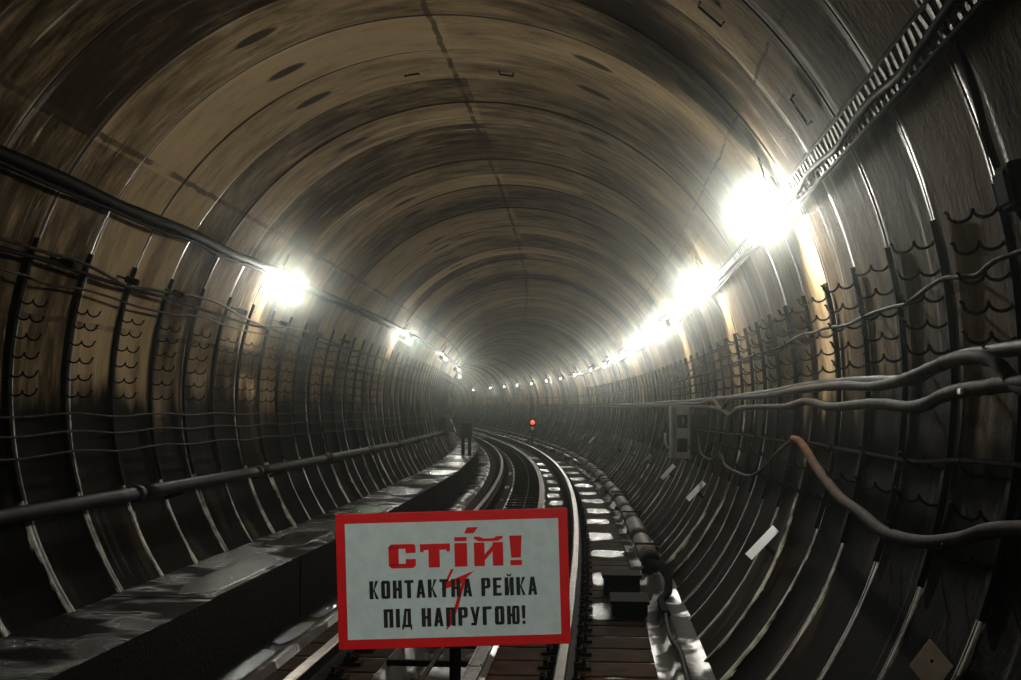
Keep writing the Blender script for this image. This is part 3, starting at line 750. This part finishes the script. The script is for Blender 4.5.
# ------------------------------------------------------------------ pale plate at the lower right corner
t = thing('wall_plate', 'dirty cream square plate with one hole, low on the right wall near the viewer', 'plate', wall_frame(5.28, 1.985, R-.09) @ Matrix.Rotation(math.radians(32), 4, 'Z') @ Matrix.Rotation(-.3, 4, 'Y'))
bm = bmesh.new(); box(bm, 0, 0, 0, .15, .008, .12, bev=.003); obj('face', bm, M['plate'], t)
bm = bmesh.new(); cyl(bm, (.005, .003, .015), (.005, .007, .015), .006); obj('screw', bm, M['black'], t)
bm = bmesh.new(); cyl(bm, (0, -.07, 0), (0, -.004, 0), .012); obj('stud', bm, M['steel'], t)
# ------------------------------------------------------------------ red signal far down the track
t = thing('track_signal', 'small signal showing one red light beyond the contact rail, far away', 'signal', frame(71, 1.50, -1.87))
bm = bmesh.new(); cyl(bm, (0, 0, 0), (0, 0, .62), .04); obj('post', bm, M['steel'], t, True)
bm = bmesh.new(); box(bm, 0, 0, .90, .28, .18, .66, bev=.02); hs = obj('housing', bm, M['black'], t)
bm = bmesh.new(); cyl(bm, (0, -.09, 1.06), (0, -.115, 1.06), .10, seg=18); obj('red_lens', bm, M['redlight'], hs, True)['label'] = 'lit red lens'
bm = bmesh.new(); cyl(bm, (0, -.09, .78), (0, -.105, .78), .08, seg=18); obj('dark_lens', bm, M['grey'], hs, True)
bm = bmesh.new(); tube(bm, [(.1*math.cos(PI*k/8), -.15, 1.06+.1*math.sin(PI*k/8)) for k in range(9)], .008, 6); obj('hood', bm, M['steel'], hs, True)
# ------------------------------------------------------------------ the warning sign on its post
D = 3.65; PX = D/1526.51
def cam_pt(x, y, d=D): return CAM + F*d + RT*((x-510.5)*d/1526.51) - UP*((y-340)*d/1526.51)
ctr = cam_pt(453.0, 579.0)
sr_ = math.radians(1.62)
ex = (RT*math.cos(sr_) + UP*math.sin(sr_)); ey = (UP*math.cos(sr_) - RT*math.sin(sr_)); ez = -F
SM = Matrix((ex, ey, ez)).transposed().to_4x4(); SM.translation = ctr
sgn = thing('warning_sign', 'red bordered sign with Cyrillic warning text, standing on a post in front of the track', 'sign', SM)
w, h = 232.2*PX, 135.6*PX; bd = 9.4*PX
bm = bmesh.new(); box(bm, 0, 0, -.004, w, h, .008, bev=.0012); brd = obj('board', bm, M['red'], sgn)
bm = bmesh.new(); box(bm, 0, 0, .0006, w-2*bd, h-2*bd-.002, .0016); obj('panel', bm, M['sign'], brd)['label'] = 'pale blue-white panel'
def poly(bm, pts, z0=.0014, z1=.0020):
    a = [bm.verts.new((x, y, z0)) for x, y in pts]; b = [bm.verts.new((x, y, z1)) for x, y in pts]
    bm.faces.new(a); bm.faces.new(b[::-1])
    for i in range(len(pts)): bm.faces.new((a[i], a[(i+1) % len(pts)], b[(i+1) % len(pts)], b[i]))
def rct(x0, y0, x1, y1): return [(x0, y0), (x1, y0), (x1, y1), (x0, y1)]
k = .41  # stem width of the condensed face, in glyph widths
def G(c):
    L = lambda x=0: rct(x, 0, x+k, 1)
    if c == 'К': return [L(), [(k, .38), (.66, 1), (1, 1), (.55, .50), (1.02, 0), (.68, 0), (k, .55)][:], ]
    if c == 'О': return [rct(0, .1, k, .9), rct(1-k, .1, 1, .9), [(0, .9), (.12, 1), (.88, 1), (1, .9), (1, .84), (0, .84)], [(0, .16), (1, .16), (1, .1), (.88, 0), (.12, 0), (0, .1)]]
    if c == 'Н': return [L(), L(1-k), rct(k, .42, 1-k, .58)]
    if c == 'Т': return [L(.5-k/2), rct(0, .84, .5-k/2, 1), rct(.5+k/2, .84, 1, 1)]
    if c == 'А': return [[(0, 0), (.36, 0), (.62, .97), (.30, 1)], [(.64, 0), (1, 0), (.70, 1), (.44, 1), (.40, .95)], rct(.22, .2, .8, .33)]
    if c == 'Р': return [L(), rct(k, .85, .88, 1), rct(k, .42, .88, .56), rct(1-k+.02, .48, 1, .94)]
    if c == 'Е': return [L(), rct(k, .85, .95, 1), rct(k, .44, .86, .58), rct(k, 0, .95, .15)]
    if c in 'ЙИ':
        g = [L(), L(1-k), [(k, 0), (k, .3), (1-k, 1), (1-k, .64)]]
        if c == 'Й': g += [[(.2, 1.20), (.34, 1.20), (.5, 1.12), (.66, 1.20), (.8, 1.20), (.64, 1.06), (.36, 1.06)]]
        return g
    if c == 'П': return [L(), L(1-k), rct(k, .84, 1-k, 1)]
    if c == 'І': return [L()]
    if c == 'Д': return [[(.06, .14), (.38, .14), (.54, 1), (.28, 1)], rct(.60, .14, .96, 1), rct(.30, .86, .64, 1), rct(0, 0, 1.05, .14), rct(0, -.13, .16, 0), rct(.89, -.13, 1.05, 0)]
    if c == 'У': return [[(0, 1), (.32, 1), (.60, .34), (.42, .10)], [(.68, 1), (1, 1), (.62, 0), (.30, 0)], rct(.05, 0, .45, .14)]
    if c == 'Г': return [L(), rct(k, .84, .95, 1)]
    if c == 'Ю': return [rct(0, 0, .30, 1), rct(.30, .42, .40, .58), rct(.40, .08, .66, .92), rct(.76, .08, 1.02, .92), rct(.46, .85, .96, 1), rct(.46, 0, .96, .15)]
    if c == '!': return [[(.02, .30), (.30, .30), (.36, 1), (-.04, 1)], rct(.02, 0, .32, .18)]
    return []
def fw(c): return {'І': .34, '!': .5, ' ': .45, 'Ю': 1.3, 'Д': 1.05}.get(c, 1.0)
def S(px, py): # photograph-scale units on the board: origin top left of the board
    return (-w/2 + px*PX, h/2 - py*PX)
def line(bm, text, x0, x1, ytop, ybot, z0, z1):
    tot = sum(fw(c) for c in text) + .30*(len(text)-1); u = (x1-x0)/tot; x = x0
    for c in text:
        gw = {'Ю': 1.3, 'Д': 1.0}.get(c, 1.0)*u
        for p in G(c): poly(bm, [(S(x + px*gw, 0)[0], S(0, ybot - py*(ybot-ytop))[1]) for px, py in p], z0, z1)
        x += (fw(c) + .30)*u
bm = bmesh.new(); line(bm, 'КОНТАКТНА РЕЙКА', 32.5, 200.0, 67.5, 85.5, .0019, .0026); bmesh.ops.recalc_face_normals(bm, faces=bm.faces[:]); obj('lettering', bm, M['ink'], brd)
bm = bmesh.new(); line(bm, 'ПІД НАПРУГОЮ!', 46.0, 189.0, 96.0, 114.5, .0019, .0026); bmesh.ops.recalc_face_normals(bm, faces=bm.faces[:]); obj('lettering', bm, M['ink'], brd)
# big red word in a wide slab face, and the lightning bolt
bm = bmesh.new()
def R_(x0, y0, x1, y1): poly(bm, [S(x0, y0), S(x1, y0), S(x1, y1), S(x0, y1)])
def P_(*p): poly(bm, [S(x, y) for x, y in p])
# С
R_(52.5, 34, 62.5, 53); P_((52.5, 34), (55, 31.5), (78, 31.5), (79.5, 34), (79.5, 36), (52.5, 36)); R_(69.5, 36, 79.5, 40.5)
P_((52.5, 51), (79.5, 51), (79.5, 53), (77, 55.5), (55.5, 55.5), (52.5, 53)); R_(69.5, 46.5, 79.5, 51)
# Т
R_(84, 32, 114, 38); R_(92.5, 38, 103.5, 55.5); R_(84, 38, 87.5, 40); R_(110.5, 38, 114, 40)
# І with its accent
R_(118.5, 32.0, 131, 55.5); R_(118.5, 26, 131, 30); P_((128.5, 22.5), (131.5, 16.5), (142.5, 16.5), (138, 22.5))
# Й
R_(138, 32, 148.5, 55.5); R_(156.5, 32, 167, 55.5); P_((148.5, 50), (148.5, 44), (156.5, 35), (156.5, 41)); P_((138, 26), (143.5, 26), (148, 28.0), (157, 28), (161.5, 26), (167, 26), (167, 28), (162, 30.8), (143, 30.8), (138, 28))
# !
P_((173.5, 26), (186, 26), (184.5, 48), (175, 48)); R_(174, 50.5, 185.5, 55.5)
bmesh.ops.recalc_face_normals(bm, faces=bm.faces[:]); obj('red_lettering', bm, M['red'], brd)
bm = bmesh.new()
poly(bm, [S(*p) for p in ((114.5, 57.7), (117.5, 57.7), (111, 70), (138, 59.7), (129.5, 67), (121, 95), (114.5, 112), (108, 119), (111, 101), (117, 95), (124.6, 72.3), (104, 78.6))], .0013, .0017)
bmesh.ops.recalc_face_normals(bm, faces=bm.faces[:]); obj('lightning_bolt', bm, M['red'], brd)
bm = bmesh.new(); foot = cam_pt(456, 640, D+.03)
inv = SM.inverted()
tube(bm, [inv @ cam_pt(454, 575, D+.035), inv @ cam_pt(455.5, 640, D+.035), inv @ Vector((foot.x, foot.y, .10))], .014, 10); obj('post', bm, M['steel'], sgn, True)
bm = bmesh.new(); box(bm, 0, 0, 0, .3, .3, .03, inv @ Matrix.Translation((foot.x, foot.y, .145)), .005); obj('foot', bm, M['steel'], sgn)
for dx in (-1, 1):
    for dy in (-1, 1):
        bm = bmesh.new(); cyl(bm, (dx*(w/2-.013), dy*(h/2-.013), -.001), (dx*(w/2-.013), dy*(h/2-.013), .003), .0035, seg=8); obj('rivet', bm, M['red'], brd)
# ------------------------------------------------------------------ near haze added for the lamp glow, faint mist farther on
def haze(name, s0, s1, dens, g, col, label):
    m = bpy.data.materials.new(name); m.use_nodes = True; nt = m.node_tree; nt.nodes.clear()
    vs = nt.nodes.new('ShaderNodeVolumeScatter'); vs.inputs['Density'].default_value = dens; vs.inputs['Anisotropy'].default_value = g
    vs.inputs['Color'].default_value = (*col, 1)
    on = nt.nodes.new('ShaderNodeOutputMaterial'); nt.links.new(vs.outputs[0], on.inputs['Volume'])
    k = max(2, int((s1-s0)/4)); secs = [[W(s0+(s1-s0)*i/k, 2*PI*j/24, R-.1) for j in range(24)] for i in range(k+1)]
    o = loft(name, secs, [m], closed=True, caps=True); tag(o, label, 'haze'); o['kind'] = 'stuff'
haze('haze', -4, 7.5, HAZE*1.0, .989, (.95, 1.0, .93), 'added haze near the viewer that gives the lamps their glow')
haze('haze', 24, 130, .0010, .6, (.9, 1.0, .86), 'faint mist hanging in the far part of the tunnel')
bpy.context.view_layer.update()
